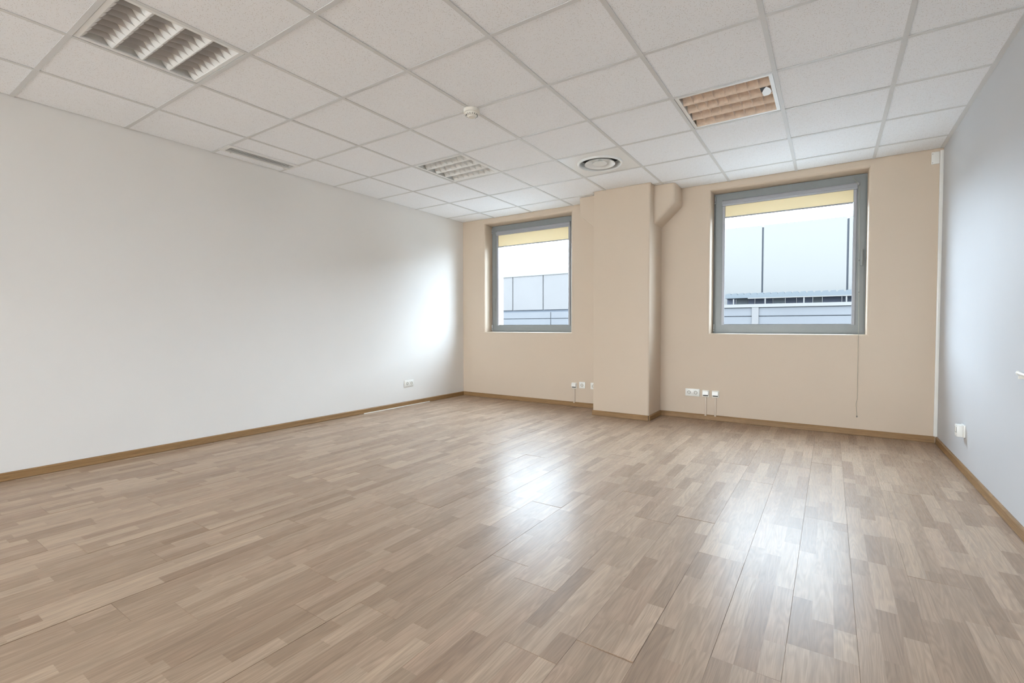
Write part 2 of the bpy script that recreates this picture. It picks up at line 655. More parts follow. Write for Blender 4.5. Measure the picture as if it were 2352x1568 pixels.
def skirting(name, axis, wall, sgn, a, b, parent=None, label=None):
    """profile thickness grows from the wall by sgn; runs along the other horizontal axis from a to b"""
    bm = bm_new()
    pts = [(wall + sgn * t, z) for t, z in skirt_profile()]
    prism(bm, pts, axis, a, b)
    o = obj(name, bm, M['skirting'], parent, smooth=25)
    return struct(o, label) if parent is None else o


skirting('baseboard_left', 1, XL, 1, YR, YB - 0.0145, label='oak skirting board along the left wall')
skirting('baseboard_right', 1, XR, -1, YR, YB - 0.022, label='oak skirting board along the right wall')
skirting('baseboard_back', 0, YB, -1, XL, PX0 - 0.0005, label='oak skirting board under the left window')
skirting('baseboard_back_right', 0, YB, -1, PX1 + 0.0145, XR - 0.016, label='oak skirting board under the right window')
o = skirting('baseboard_column', 0, PY, -1, PX0 - 0.006, PX1 - 0.004, label='oak skirting board on the front of the wall column')
o = skirting('baseboard_column_side', 1, PX1, 1, PY + 0.004, YB - 0.0005, label='short oak skirting board on the right side of the wall column')
struct(sbox('trim_1', (XL + 0.0142, XL + 0.0215, 1.55, 2.62, 0.0, 0.008), M['white_plastic']), 'thin white strip at the foot of the left skirting')  # narrow pale strip along part of the skirting foot
struct(sbox('trim_2', (XR - 0.025, XR - 0.0005, YB - 0.018, YB, 0.058, 2.482), M['white_plastic'], bevel=0.002), 'white vertical cable duct in the right corner')

# ------------------------------------------------------------------ ceiling: slab, grid, tiles
CE = struct(sbox('ceiling', (XL, XR, YR, YB, 2.74, 2.78), M['plenum']), 'suspended ceiling of square white mineral tiles')
GX = [0.6 * i for i in range(1, 9)]
GY = [0.6 * j for j in range(-13, 6)]
FLG = 0.012


def sub_rect(rs, c):
    out = []
    for (a, b, d, e) in rs:
        x0, x1, y0, y1 = max(a, c[0]), min(b, c[1]), max(d, c[2]), min(e, c[3])
        if x0 >= x1 or y0 >= y1:
            out.append((a, b, d, e))
            continue
        if a < x0: out.append((a, x0, d, e))
        if x1 < b: out.append((x1, b, d, e))
        if d < y0: out.append((x0, x1, d, y0))
        if y1 < e: out.append((x0, x1, y1, e))
    return out


for x in GX:
    for (a, b, d, e) in sub_rect([(x - FLG, x + FLG, YR + 0.002, YB - 0.002)], (PX0 - 0.004, PX1 + 0.004, PY - 0.006, YB + 1)):
        bm = bm_new()
        box(bm, a, b, d, e, H - 0.0005, H + 0.002)
        box(bm, x - 0.002, x + 0.002, d, e, H + 0.002, H + 0.038)
        obj('main_runner', bm, M['tbar'], CE)
lines = [XL + 0.002] + GX + [XR - 0.026]
for y in GY:
    for a, b in zip(lines, lines[1:]):
        for (p, q, d, e) in sub_rect([(a + (FLG if a > 0.1 else 0), b - (FLG if b < 5 else 0), y - FLG, y + FLG)], (PX0 - 0.004, PX1 + 0.004, PY - 0.006, YB + 1)):
            bm = bm_new()
            box(bm, p, q, d, e, H, H + 0.002)
            box(bm, p, q, y - 0.002, y + 0.002, H + 0.002, H + 0.038)
            obj('cross_tee', bm, M['tbar'], CE)
struct(sbox('trim_3', (XR - 0.026, XR, YR, YB - 0.0185, H - 0.002, H + 0.002), M['tbar']), 'white edge angle between ceiling and right wall')

LIGHTS = [(2, -2), (2, 2), (6, 2)]
DIFF = (4, 3)
VENT = (0.150, 0.334, -0.008, 0.618)
xs = [XL + 0.010] + GX + [XR - 0.004]
ys = [YR + 0.004] + GY + [YB - 0.009]
for i in range(len(xs) - 1):
    for j in range(len(ys) - 1):
        x0, x1, y0, y1 = xs[i], xs[i + 1], ys[j], ys[j + 1]
        key = (i, round(ys[j] / 0.6)) if ys[j] > YR + 0.01 else None
        if key in LIGHTS or key == DIFF:
            continue
        g = 0.004
        a = x0 + (g if i else 0)
        b = x1 - (g if i < len(xs) - 2 else 0)
        d, e = y0 + (g if j else 0), y1 - (g if j < len(ys) - 2 else 0)
        rs = sub_rect([(a, b, d, e)], (PX0 - 0.005, PX1 + 0.005, PY - 0.007, YB + 1))
        rs = sub_rect(rs, (VENT[0] + 0.004, VENT[1] + 0.005, VENT[2] - 0.005, VENT[3] + 0.005))
        if not rs:
            continue
        bm = bm_new()
        for q in rs:
            box(bm, q[0], q[1], q[2], q[3], H + 0.003 + R.uniform(0, 0.0012), H + 0.018)
        c = Vector(((x0 + x1) / 2, (y0 + y1) / 2, H))
        for v in bm.verts:
            v.co -= c
        obj('ceiling_tile', bm, M['tile'], CE, loc=c)

# ------------------------------------------------------------------ recessed louvre lights
def light_meshes():
    """meshes about the middle of the opening at z = H"""
    s = 0.286
    D = {}
    bm = bm_new()
    fwd = 0.022
    for (x0, x1, y0, y1) in ((-s, s, -s, -s + fwd), (-s, s, s - fwd, s), (-s, -s + fwd, -s + fwd, s - fwd), (s - fwd, s, -s + fwd, s - fwd)):
        box(bm, x0, x1, y0, y1, 0.002, 0.010)
    D['frame'] = to_mesh('frame', bm, M['white_metal'])
    bm = bm_new()                                        # housing: an open white tray
    w, zt = s - 0.004, 0.098
    box(bm, -w, w, -w, w, zt, zt + 0.004)
    for (x0, x1, y0, y1) in ((-w, w, -w, -w + 0.003), (-w, w, w - 0.003, w), (-w, -w + 0.003, -w, w), (w - 0.003, w, -w, w)):
        box(bm, x0, x1, y0, y1, 0.010, zt)
    D['housing'] = to_mesh('housing', bm, M['white_metal'])
    L = s - fwd                                          # half length of louvre
    tw = 2 * L / 4
    # half trough: parabola from the ridge (outside, low) up to the lamp slot
    prof = [(tw / 2 - (tw / 2 - 0.026) * t, 0.004 + 0.046 * t ** 1.55) for t in [k / 6 for k in range(7)]]
    bm = bm_new()
    for sg in (-1, 1):
        pts = [(sg * y, z) for y, z in prof]
        V = [[bm.verts.new((x, y, z)) for y, z in pts] for x in (-L, L)]
        for i in range(len(pts) - 1):
            bm.faces.new((V[0][i], V[0][i + 1], V[1][i + 1], V[1][i]))
    D['reflector'] = bm
    bm = bm_new()                                        # one cross blade, V section, scooped lower edge
    n = 10
    top, bl, br = [], [], []
    rows = []
    for k in range(n + 1):
        u = -1 + 2 * k / n
        yb = u * (tw / 2 - 0.003)
        zb = 0.005 + 0.010 * (1 - u * u)
        zt2 = 0.050
        # stay inside the trough: at height z half width = inverse of prof
        def half(z):
            t = max(0.0, (z - 0.004) / 0.046) ** (1 / 1.55)
            return tw / 2 - 0.0016 - (tw / 2 - 0.026) * min(1, t)
        yt = u * half(zt2)
        rows.append([(-0.0006, yb, zb), (0.0006, yb, zb), (0.0045, yt, zt2), (-0.0045, yt, zt2)])
    V = [[bm.verts.new(p) for p in r] for r in rows]
    for p, q in zip(V, V[1:]):
        for k in range(4):
            bm.faces.new((p[k], p[(k + 1) % 4], q[(k + 1) % 4], q[k]))
    bm.faces.new(V[0][::-1])
    bm.faces.new(V[-1])
    D['blade'] = bm
    bm = bm_new()
    lathe(bm, [(0.004, -L + 0.01), (0.013, -L + 0.012), (0.013, L - 0.012), (0.004, L - 0.01)], (0, 0, 0.072), axis=0, n=16)
    D['tube'] = to_mesh('fluorescent_tube', bm, M['white_plastic'], 40)
    return D, tw, L


LD, TW, LL = light_meshes()


def dup_bm(src, name, mat, smooth=None):
    b = src.copy()
    return to_mesh(name, b, mat, smooth)


def louvre_light(i, j, mat_name, blade_mat, label):
    t = empty('recessed_light', (0.6 * i + 0.3, 0.6 * j + 0.3, H))
    tag(t, label, 'ceiling light', 'recessed ceiling lights')
    link('frame', LD['frame'], t)
    link('housing', LD['housing'], t)
    rf = dup_bm(LD['reflector'], 'reflector', M[mat_name], 60)
    bl = dup_bm(LD['blade'], 'louvre_blade', M[blade_mat], 40)
    for k in range(4):
        y = (-1.5 + k) * TW
        link('reflector', rf, t, (0, y, 0))
        link('fluorescent_tube', LD['tube'], t, (0, y, 0))
        for q in range(1, 8):
            link('louvre_blade', bl, t, (-LL + 2 * LL * q / 8, y, 0))
    return t


L1 = louvre_light(2, -2, 'white_metal', 'blade_grey', 'grey louvred ceiling light nearest the camera, at the top left')
L3 = louvre_light(2, 2, 'white_metal', 'white_metal', 'white louvred ceiling light beyond the smoke detector, deep in the room')
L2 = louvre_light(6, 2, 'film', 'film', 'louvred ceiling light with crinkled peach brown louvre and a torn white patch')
# the loose white piece in the right-hand louvre
bm = bm_new()
pts = [(0.207, -0.057), (0.224, -0.106), (0.239, -0.130), (0.256, -0.097), (0.261, -0.050), (0.252, -0.018), (0.236, -0.002), (0.212, -0.002)]
prism(bm, pts, 2, 0.0015, 0.0030)
obj('loose_tab', bm, M['white_plastic'], L2, label='torn white patch')
bm = bm_new()
prism(bm, [(0.202, -0.128), (0.238, -0.131), (0.224, -0.108), (0.206, -0.060)], 2, 0.0020, 0.0028)
obj('hole', bm, M['dark'], L2, label='dark hole beside the torn patch')

# ------------------------------------------------------------------ round air diffuser
dx, dy = 2.7, 2.1
t = empty('air_diffuser', (dx, dy, H))
tag(t, 'round white air diffuser set in a square ceiling plate', 'air vent')
bm = bm_new()
n, s, r0 = 48, 0.2955, 0.187                             # plate with a round hole
o_ = []
for k in range(n):
    a = 2 * math.pi * k / n
    c, q = math.cos(a), math.sin(a)
    m_ = s / max(abs(c), abs(q))
    o_.append((c * m_, q * m_))
A = [bm.verts.new((x, y, 0.003)) for x, y in o_]
B = [bm.verts.new((r0 * math.cos(2 * math.pi * k / n), r0 * math.sin(2 * math.pi * k / n), 0.003)) for k in range(n)]
for k in range(n):
    bm.faces.new((A[k], A[(k + 1) % n], B[(k + 1) % n], B[k]))
# corners of the square are met by the rays at exactly 45 degrees, so the outline stays square
ext = bmesh.ops.extrude_face_region(bm, geom=list(bm.faces))
for v in [g for g in ext['geom'] if isinstance(g, bmesh.types.BMVert)]:
    v.co.z += 0.006
obj('plate', bm, M['white_metal'], t)
bm = bm_new()
lathe(bm, [(0.182, 0.055), (0.184, 0.004), (0.187, -0.009), (0.193, -0.013), (0.200, -0.012), (0.207, -0.003), (0.207, 0.003), (0.188, 0.010), (0.186, 0.055)], (0, 0, 0), n=64)
obj('outer_ring', bm, M['white_metal'], t, smooth=40)
bm = bm_new()
lathe(bm, [(0.088, 0.040), (0.100, 0.018), (0.122, 0.000), (0.138, -0.008), (0.139, -0.004), (0.122, 0.006), (0.104, 0.024), (0.092, 0.042)], (0, 0, 0), n=64)
obj('cone_ring', bm, M['white_metal'], t, smooth=40)
bm = bm_new()
lathe(bm, [(0.0, 0.002), (0.052, 0.002), (0.064, -0.002), (0.065, 0.001), (0.046, 0.012), (0.014, 0.030), (0.010, 0.055), (0.0, 0.055)], (0, 0, 0), n=48)
obj('centre_disc', bm, M['white_metal'], t, smooth=40)
bm = bm_new()
lathe(bm, [(0.1815, 0.050), (0.1815, 0.090), (0.0, 0.092)], (0, 0, 0), n=48)
obj('duct_throat', bm, M['dark'], t, smooth=40)
for k in range(3):
    a = math.radians(78 + 120 * k)
    bm = bm_new()
    tube(bm, [(0.012 * math.cos(a), 0.012 * math.sin(a), 0.046), (0.181 * math.cos(a), 0.181 * math.sin(a), 0.046)], 0.004, 6)
    obj('spoke', bm, M['mid_grey'], t)

# ------------------------------------------------------------------ slot vent by the left wall
t = empty('slot_vent', (0.24, 0.305, H))
tag(t, 'long white slot vent with dark slits where ceiling meets left wall', 'air vent')
vx0, vx1, vy0, vy1 = VENT
sx0, sx1, sy0, sy1 = 0.182, 0.284, 0.030, 0.598
bm = bm_new()
for q in ((vx0, vx1, vy0, sy0), (vx0, vx1, sy1, vy1), (vx0, sx0, sy0, sy1), (sx1, vx1, sy0, sy1)):
    box(bm, q[0], q[1], q[2], q[3], H - 0.002, H + 0.008)
child('frame', bm, M['white_metal'], t)
bm = bm_new()
box(bm, sx0 - 0.004, sx1 + 0.004, sy0 - 0.004, sy1 + 0.004, H + 0.028, H + 0.030)
for q in ((sx0 - 0.004, sx0 - 0.001, sy0 - 0.004, sy1 + 0.004), (sx1 + 0.001, sx1 + 0.004, sy0 - 0.004, sy1 + 0.004)):
    box(bm, *q, H + 0.008, H + 0.028)
child('backing', bm, M['dark'], t)
for k in range(3):
    x = sx0 + (sx1 - sx0) * (k + 1) / 4
    bm = bm_new()
    prism(bm, [(x - 0.0032, H - 0.001), (x + 0.0032, H - 0.001), (x + 0.002, H + 0.004), (x - 0.002, H + 0.004)], 1, sy0, sy1)
    child('slat', bm, M['white_metal'], t)
bm = bm_new()
for y in (0.075, 0.55):
    box(bm, sx0 - 0.016, sx0 - 0.010, y, y + 0.012, H - 0.008, H - 0.002)
    child('clip', bm, M['white_plastic'], t)
    bm = bm_new()
bm.free()

# ------------------------------------------------------------------ smoke detector
t = empty('smoke_detector', (2.4, 0.6, H))
tag(t, 'round white smoke detector on a grid crossing of the ceiling', 'smoke detector')
bm = bm_new()
lathe(bm, [(0.0, 0.0), (0.056, 0.0), (0.0565, -0.006), (0.055, -0.020), (0.050, -0.024), (0, -0.024)], (0, 0, -0.0005), n=40)
obj('base', bm, M['ivory_plastic'], t, smooth=40)
bm = bm_new()
lathe(bm, [(0.0, -0.024), (0.047, -0.024), (0.044, -0.034), (0.034, -0.042), (0.026, -0.044), (0.024, -0.050), (0.0, -0.052)], (0, 0, -0.0005), n=40)
obj('sensor_head', bm, M['ivory_plastic'], t, smooth=40)
for k in range(16):
    a = 2 * math.pi * k / 16
    bm = bm_new()
    box(bm, 0.0345, 0.0445, -0.0016, 0.0016, -0.0415, -0.033)
    for v in bm.verts:
        v.co.x -= 0.25 * (-0.033 - v.co.z)
    o = obj('slit', bm, M['mid_grey'], t)
    o.rotation_euler = (0, 0, a)
bm = bm_new()
lathe(bm, [(0, -0.0085), (0.0028, -0.0085), (0.0028, -0.003), (0, -0.003)], (-0.018, -0.035, -0.037), n=10)
obj('indicator_lamp', bm, M['dark'], t)

# ------------------------------------------------------------------ windows
FY0, FY1 = 3.510, 3.575                                    # sash inner face / back
GLY = 3.545


def ring_frame(bm, o, i, y0, y1, bevel=0.0):
    """four mitred members; o, i = (x0, x1, z0, z1) outer and inner"""
    for k in range(4):
        oc = [(o[0], o[2]), (o[1], o[2]), (o[1], o[3]), (o[0], o[3])]
        ic = [(i[0], i[2]), (i[1], i[2]), (i[1], i[3]), (i[0], i[3])]
        a, b = k, (k + 1) % 4
        prism(bm, [oc[a], oc[b], ic[b], ic[a]], 1, y0, y1)


def window(name, x0, x1, label, handle):
    z0, z1 = WIN_Z
    root = empty(name, ((x0 + x1) / 2, FY0, z0))
    struct(root, label)
    bm = bm_new()
    ring_frame(bm, (x0 + 0.0005, x1 - 0.0005, z0 + 0.0005, z1 - 0.0005), (x0 + 0.045, x1 - 0.045, z0 + 0.045, z1 - 0.045), FY0 + 0.016, FY1 + 0.03)
    child('outer_frame', bm, M['frame'], root)
    sx0_, sx1_, sz0, sz1 = x0 + 0.021, x1 - 0.014, z0 + 0.014, z1 - 0.010
    bm = bm_new()
    g = (x0 + 0.100, x1 - 0.100, 1.020, 2.345)
    for o_, i_ in (((sx0_, sx1_, sz0, sz1), None),):
        oc = [(sx0_, sz0), (sx1_, sz0), (sx1_, sz1), (sx0_, sz1)]
        ic = [(g[0], g[2]), (g[1], g[2]), (g[1], g[3]), (g[0], g[3])]
        for k in range(4):
            a, b = k, (k + 1) % 4
            bmm = bm_new()
            prism(bmm, [oc[a], oc[b], ic[b], ic[a]], 1, FY0, FY0 + 0.0155)
            child('sash_rail' if k % 2 == 0 else 'sash_stile', bmm, M['frame'], root)
    bm.free()
    bm = bm_new()
    ring_frame(bm, (g[0] - 0.012, g[1] + 0.012, g[2] - 0.012, g[3] + 0.012), (g[0] + 0.003, g[1] - 0.003, g[2] + 0.004, g[3] - 0.004), FY0 + 0.016, FY0 + 0.030)
    child('gasket', bm, M['frame_dark'], root)
    bm = bm_new()
    box(bm, g[0] - 0.008, g[1] + 0.008, GLY - 0.002, GLY + 0.002, g[2] - 0.008, g[3] + 0.008)
    child('glass_pane', bm, M['glass'], root)
    for z in (z0 + 0.022, z1 - 0.105):
        bm = bm_new()
        lathe(bm, [(0, 0), (0.005, 0), (0.0055, 0.004), (0.0055, 0.07), (0.005, 0.078), (0, 0.078)], (x0 + 0.012, FY0 - 0.004, z), n=12)
        h = child('hinge', bm, M['chrome'], root, smooth=40)
        bm = bm_new()
        lathe(bm, [(0.0, 0.020), (0.0066, 0.020), (0.0066, 0.023), (0.0, 0.023)], (x0 + 0.012, FY0 - 0.004, z), n=12)
        c = child('hinge_collar', bm, M['dark'], root)
    if handle:
        hx = sx1_ - 0.022
        bm = bm_new()
        box(bm, hx - 0.0135, hx + 0.0135, FY0 - 0.009, FY0, 1.62, 1.70, bevel=0.004)
        hp = child('handle_rose', bm, M['frame'], root, smooth=40)
        bm = bm_new()
        box(bm, hx - 0.011, hx + 0.011, FY0 - 0.045, FY0 - 0.030, 1.565, 1.72, bevel=0.006)
        lathe(bm, [(0.009, FY0 - 0.034), (0.009, FY0 - 0.008)], (hx, 0, 1.70), axis=1, n=14)
        child('handle', bm, M['frame'], root, smooth=40)
    return root


window('window_1', *WIN_X[0], 'left grey framed window in the far wall', False)
window('window_2', *WIN_X[1], 'right grey framed window with a handle in the far wall', True)

w3 = empty('added_fill_window', (sum(REAR_X) / 2, YR - 0.2, REAR_Z[0]))  # added out of view to fill the room with light
struct(w3, 'unseen wide window added behind the camera for warm fill light')
bm = bm_new()
ring_frame(bm, (*REAR_X, *REAR_Z), (REAR_X[0] + 0.06, REAR_X[1] - 0.06, REAR_Z[0] + 0.06, REAR_Z[1] - 0.06), YR - 0.24, YR - 0.16)
child('outer_frame', bm, M['frame'], w3)
for k in (1, 2):
    x = REAR_X[0] + (REAR_X[1] - REAR_X[0]) * k / 3
    bm = bm_new()
    box(bm, x - 0.03, x + 0.03, YR - 0.24, YR - 0.16, REAR_Z[0] + 0.06, REAR_Z[1] - 0.06)
    child('mullion', bm, M['frame'], w3)
for k in range(3):
    d = (REAR_X[1] - REAR_X[0]) / 3
    bm = bm_new()
    box(bm, REAR_X[0] + d * k + (0.06 if k == 0 else 0.03), REAR_X[0] + d * (k + 1) - (0.06 if k == 2 else 0.03), YR - 0.202, YR - 0.198, REAR_Z[0] + 0.06, REAR_Z[1] - 0.06)
    child('glass_pane', bm, M['warm_fill_glass'], w3)

# ------------------------------------------------------------------ roller blinds on the sashes
def roller_blind(x0, x1, drop, label):
    cz0, cz1 = 2.288, 2.352
    yb = FY0 - 0.0005
    root = empty('roller_blind', ((x0 + x1) / 2, yb, cz0))
    tag(root, label, 'roller blind', 'yellow roller blinds')
    bm = bm_new()
    d = 0.030
    prism(bm, [(yb, cz0), (yb - d * 0.75, cz0), (yb - d * 0.8, cz0 + 0.016), (yb - d, cz0 + 0.020), (yb - d, cz0 + 0.034),
               (yb - d * 0.9, cz0 + 0.050), (yb - d * 0.6, cz0 + 0.060), (yb, cz1)], 0, x0 + 0.004, x1 - 0.004)
    child('cassette', bm, M['blind_metal'], root, smooth=25)
    for a, b in ((x0, x0 + 0.004), (x1 - 0.004, x1)):
        bm = bm_new()
        box(bm, a, b, yb - d - 0.001, yb, cz0 - 0.001, cz1 + 0.001)
        child('end_cap', bm, M['blind_metal'], root)
    for a, b in ((x0 + 0.001, x0 + 0.030), (x1 - 0.030, x1 - 0.001)):
        bm = bm_new()
        prism(bm, [(a, yb), (a, yb - 0.010), (a + 0.004, yb - 0.014), (b - 0.004, yb - 0.014), (b, yb - 0.010), (b, yb)], 2, 1.016, cz0 - 0.001)
        child('guide_rail', bm, M['blind_metal'], root)
    bm = bm_new()
    box(bm, x0 + 0.024, x1 - 0.024, yb - 0.0072, yb - 0.0064, drop, cz0 + 0.004)
    child('fabric', bm, M['fabric'], root)
    bm = bm_new()
    box(bm, x0 + 0.0305, x1 - 0.0305, yb - 0.012, yb - 0.003, drop - 0.014, drop + 0.001, bevel=0.002)
    child('bottom_bar', bm, M['blind_metal'], root, smooth=40)
    return root


B1 = roller_blind(0.512, 1.685, 2.132, 'yellow roller blind slightly lowered on the left window')
B2 = roller_blind(3.507, 4.690, 2.172, 'yellow roller blind on the right window with a long cord')
# cord of the right blind: out of the cassette end, over the sill, down the wall
bm = bm_new()
cord = [(4.655, 3.490, 2.400), (4.668, 3.486, 2.372), (4.686, 3.478, 2.345), (4.697, 3.474, 2.318), (4.703, 3.472, 2.28), (4.706, 3.468, 2.1),
        (4.709, 3.440, 1.7), (4.711, 3.405, 1.3), (4.712, 3.350, 0.98), (4.711, 3.336, 0.926), (4.712, 3.336, 0.7), (4.713, 3.336, 0.55),
        (4.714, 3.336, 0.40), (4.712, 3.336, 0.335), (4.703, 3.336, 0.285), (4.708, 3.336, 0.245), (4.712, 3.336, 0.185), (4.712, 3.336, 0.170)]
tube(bm, cord, 0.0017, 6)
child('pull_cord', bm, M['cord'], B2, smooth=60)
for (x, y, z) in ((4.7095, 3.434, 1.612), (4.711, 3.408, 1.318), (4.712, 3.336, 0.172)):
    bm = bm_new()
    lathe(bm, [(0, -0.008), (0.004, -0.006), (0.005, 0), (0.004, 0.006), (0, 0.008)], (x, y, z), n=10)
    child('cord_knot', bm, M['mid_grey'], B2, smooth=60)
bm = bm_new()
box(bm, 4.690, 4.706, FY0 - 0.030, FY0 - 0.0005, 2.318, 2.345, bevel=0.004)
child('cord_guide', bm, M['blind_metal'], B2, smooth=40)
bm = bm_new()                                               # cord of the left blind, tied up half way
tube(bm, [(0.506, 3.500, 2.33), (0.5055, 3.498, 1.9), (0.5055, 3.498, 1.34), (0.500, 3.496, 1.40), (0.487, 3.494, 1.33), (0.484, 3.494, 1.25), (0.494, 3.494, 1.225), (0.505, 3.496, 1.222)], 0.0017, 6)
child('pull_cord', bm, M['mid_grey'], B1, smooth=60)

# ------------------------------------------------------------------ sockets and outlets
def on_wall(root_name, origin, wall, label, cat, group=None):
    """root whose local x runs along the wall, y out of the wall into the room, z up"""
    o = empty(root_name, origin)
    o.rotation_euler = (0, 0, {'back': math.pi, 'left': -math.pi / 2, 'right': math.pi / 2}[wall])
    tag(o, label, cat, group)
    return o


def socket(n, origin, wall, label):
    """n gang earthed sockets, origin at the plate's middle on the wall"""
    t = on_wall('wall_socket', origin, wall, label, 'socket', 'white wall sockets')
    w = 0.080 + 0.071 * (n - 1)
    bm = bm_new()
    box(bm, -w / 2, w / 2, 0, 0.009, -0.040, 0.040, bevel=0.003)
    obj('cover_plate', bm, M['white_plastic'], t, smooth=40)
    for k in range(n):
        x = (k - (n - 1) / 2) * 0.071
        bm = bm_new()
        box(bm, x - 0.028, x + 0.028, 0.009, 0.0115, -0.028, 0.028, bevel=0.001)
        ins = obj('insert', bm, M['white_plastic'], t, smooth=40)
        bm = bm_new()                                      # collar standing round the well
        lathe(bm, [(0.0185, 0.0116), (0.0205, 0.0116), (0.0205, 0.0130), (0.0185, 0.0130), (0.0185, 0.0116)], (x, 0, 0), axis=1, n=28)
        obj('collar', bm, M['ivory_plastic'], t)
        bm = bm_new()
        lathe(bm, [(0.0, 0.0118), (0.0184, 0.0118), (0.0184, 0.0122), (0, 0.0122)], (x, 0, 0), axis=1, n=28)
        obj('well_shade', bm, M['mid_grey'], t)  # flat grey disc, painted as the shade inside the recess
        bm = bm_new()
        lathe(bm, [(0.0, 0.01225), (0.0135, 0.01225), (0.0135, 0.0128), (0, 0.0128)], (x, 0, 0), axis=1, n=24)
        f = obj('well_floor', bm, M['ivory_plastic'], t)
        for sx in (-0.0065, 0.0065):
            bm = bm_new()
            lathe(bm, [(0, 0.0128), (0.0026, 0.0128), (0.0026, 0.0132), (0, 0.0132)], (x + sx, 0, 0), axis=1, n=10)
            obj('pin_hole', bm, M['dark'], f)
    return t


socket(2, (XL, 2.263, 0.281), 'left', 'white double socket low on the left wall')
socket(2, (3.254, YB, 0.284), 'back', 'white double socket under the right window')
socket(1, (1.934, YB, 0.273), 'back', 'white single socket under the left window beside a cable outlet')
socket(1, (2.088, YB, 0.272), 'back', 'white single socket half hidden behind the wall column')


def cable_outlet(x, z, label, hood=0.030):
    t = on_wall('cable_outlet', (x, YB, z), 'back', label, 'outlet', 'cable outlets with ducts')
    bm = bm_new()
    box(bm, -0.036, 0.036, 0, 0.010, -0.040, 0.034, bevel=0.003)
    obj('base_plate', bm, M['ivory_plastic'], t, smooth=40)
    bm = bm_new()
    prism(bm, [(0.010, 0.028), (hood, 0.024), (hood + 0.004, -0.014), (0.010, -0.018)], 0, -0.030, 0.030)
    for e in [e for e in bm.edges]:
        pass
    bmesh.ops.bevel(bm, geom=list(bm.edges), offset=0.003, segments=2, affect='EDGES')
    obj('hood', bm, M['white_plastic'], t, smooth=40)
    bm = bm_new()
    box(bm, -0.024, 0.024, 0.010, hood - 0.006, -0.026, -0.0185)
    obj('jack', bm, M['dark'], t)
    bm = bm_new()
    box(bm, -0.0095, 0.0095, 0.0005, 0.012, -z + 0.0565, -0.0405, bevel=0.002)
    box(bm, -0.0095, 0.0095, 0.0145, 0.017, -z + 0.046, -z + 0.0565)
    obj('cable_duct', bm, M['duct_paint'], t, smooth=40)
    return t


cable_outlet(1.826, 0.264, 'white cable outlet with thin duct below the left window')
cable_outlet(3.391, 0.284, 'bright white cable outlet next to the double socket under the right window')
cable_outlet(3.489, 0.284, 'cable outlet farther right of two under the right window')

# right wall: deep surface outlet near the corner
t = on_wall('surface_outlet', (XR, 2.368, 0.287), 'right', 'white surface mounted outlet low on the right wall', 'outlet')
bm = bm_new()
box(bm, -0.040, 0.040, 0, 0.012, -0.042, 0.042, bevel=0.003)
obj('base_plate', bm, M['white_plastic'], t, smooth=40)
bm = bm_new()
box(bm, -0.036, 0.036, 0.012, 0.044, -0.040, 0.040, bevel=0.004)
obj('body', bm, M['white_plastic'], t, smooth=40)
bm = bm_new()
box(bm, -0.020, 0.020, 0.044, 0.0452, -0.010, 0.022)
obj('flap', bm, M['ivory_plastic'], t)
bm = bm_new()
box(bm, -0.022, -0.0195, 0.044, 0.0456, -0.012, 0.024)
box(bm, 0.0195, 0.022, 0.044, 0.0456, -0.012, 0.024)
box(bm, -0.022, 0.022, 0.044, 0.0456, -0.013, -0.0105)
obj('flap_joint', bm, M['mid_grey'], t)

# right wall: cable stub running out of the picture
t = on_wall('cable_stub', (XR, 1.21, 0.774), 'right', 'end of a white cable pipe on the right wall', 'cable pipe')
bm = bm_new()
tube(bm, [(0.033, 0.012, 0.002), (0.0, 0.012, 0.0), (-0.12, 0.012, -0.002)], 0.0085, 14)
obj('pipe', bm, M['white_plastic'], t, smooth=40)
bm = bm_new()
lathe(bm, [(0.0062, 0.0335), (0.0100, 0.0335), (0.0100, 0.026), (0.0086, 0.026)], (0, 0.012, 0.002), axis=0, n=16)
obj('pipe_collar', bm, M['white_plastic'], t, smooth=40)
bm = bm_new()
box(bm, -0.004, 0.010, 0.0, 0.018, -0.024, -0.010)
obj('clip', bm, M['ivory_plastic'], t)

# bracket plate beside the duct, top right corner
t = on_wall('blank_plate', (5.2205, YB, 2.428), 'back', 'small white blank plate at the top of the corner duct', 'plate')
bm = bm_new()
box(bm, -0.0265, 0.0265, 0, 0.006, -0.052, 0.050, bevel=0.002)
obj('plate', bm, M['white_plastic'], t, smooth=40)
for z in (-0.040, 0.034):
    bm = bm_new()
    lathe(bm, [(0, 0.006), (0.003, 0.006), (0.003, 0.0075), (0, 0.0075)], (0.019, 0, z), axis=1, n=10)
    obj('screw', bm, M['mid_grey'], t)

# ------------------------------------------------------------------ outside
struct(sbox('ground', (-80, 80, YO - 2, 90, -0.62, -0.50), M['ground']), 'unseen grey ground outside the windows, raised to bounce light inward')  # unseen; level raised so that it lights the ceiling
struct(sbox('bounce_ground', (-80, 80, -90, YO - 2.01, -0.62, -0.50), M['paving']), 'unseen pale ground added behind the camera to bounce light onto the ceiling')  # added out of view to throw light up at the ceiling
FD = 11.0


def clad(root, xsv, zsv, y, mat, gap, t=0.05, name='cladding_panel'):
    for a, b in zip(xsv, xsv[1:]):
        for c, d in zip(zsv, zsv[1:]):
            bm = bm_new()
            box(bm, a + gap / 2, b - gap / 2, y, y + t, c + gap / 2, d - gap / 2)
            child(name, bm, mat, root)


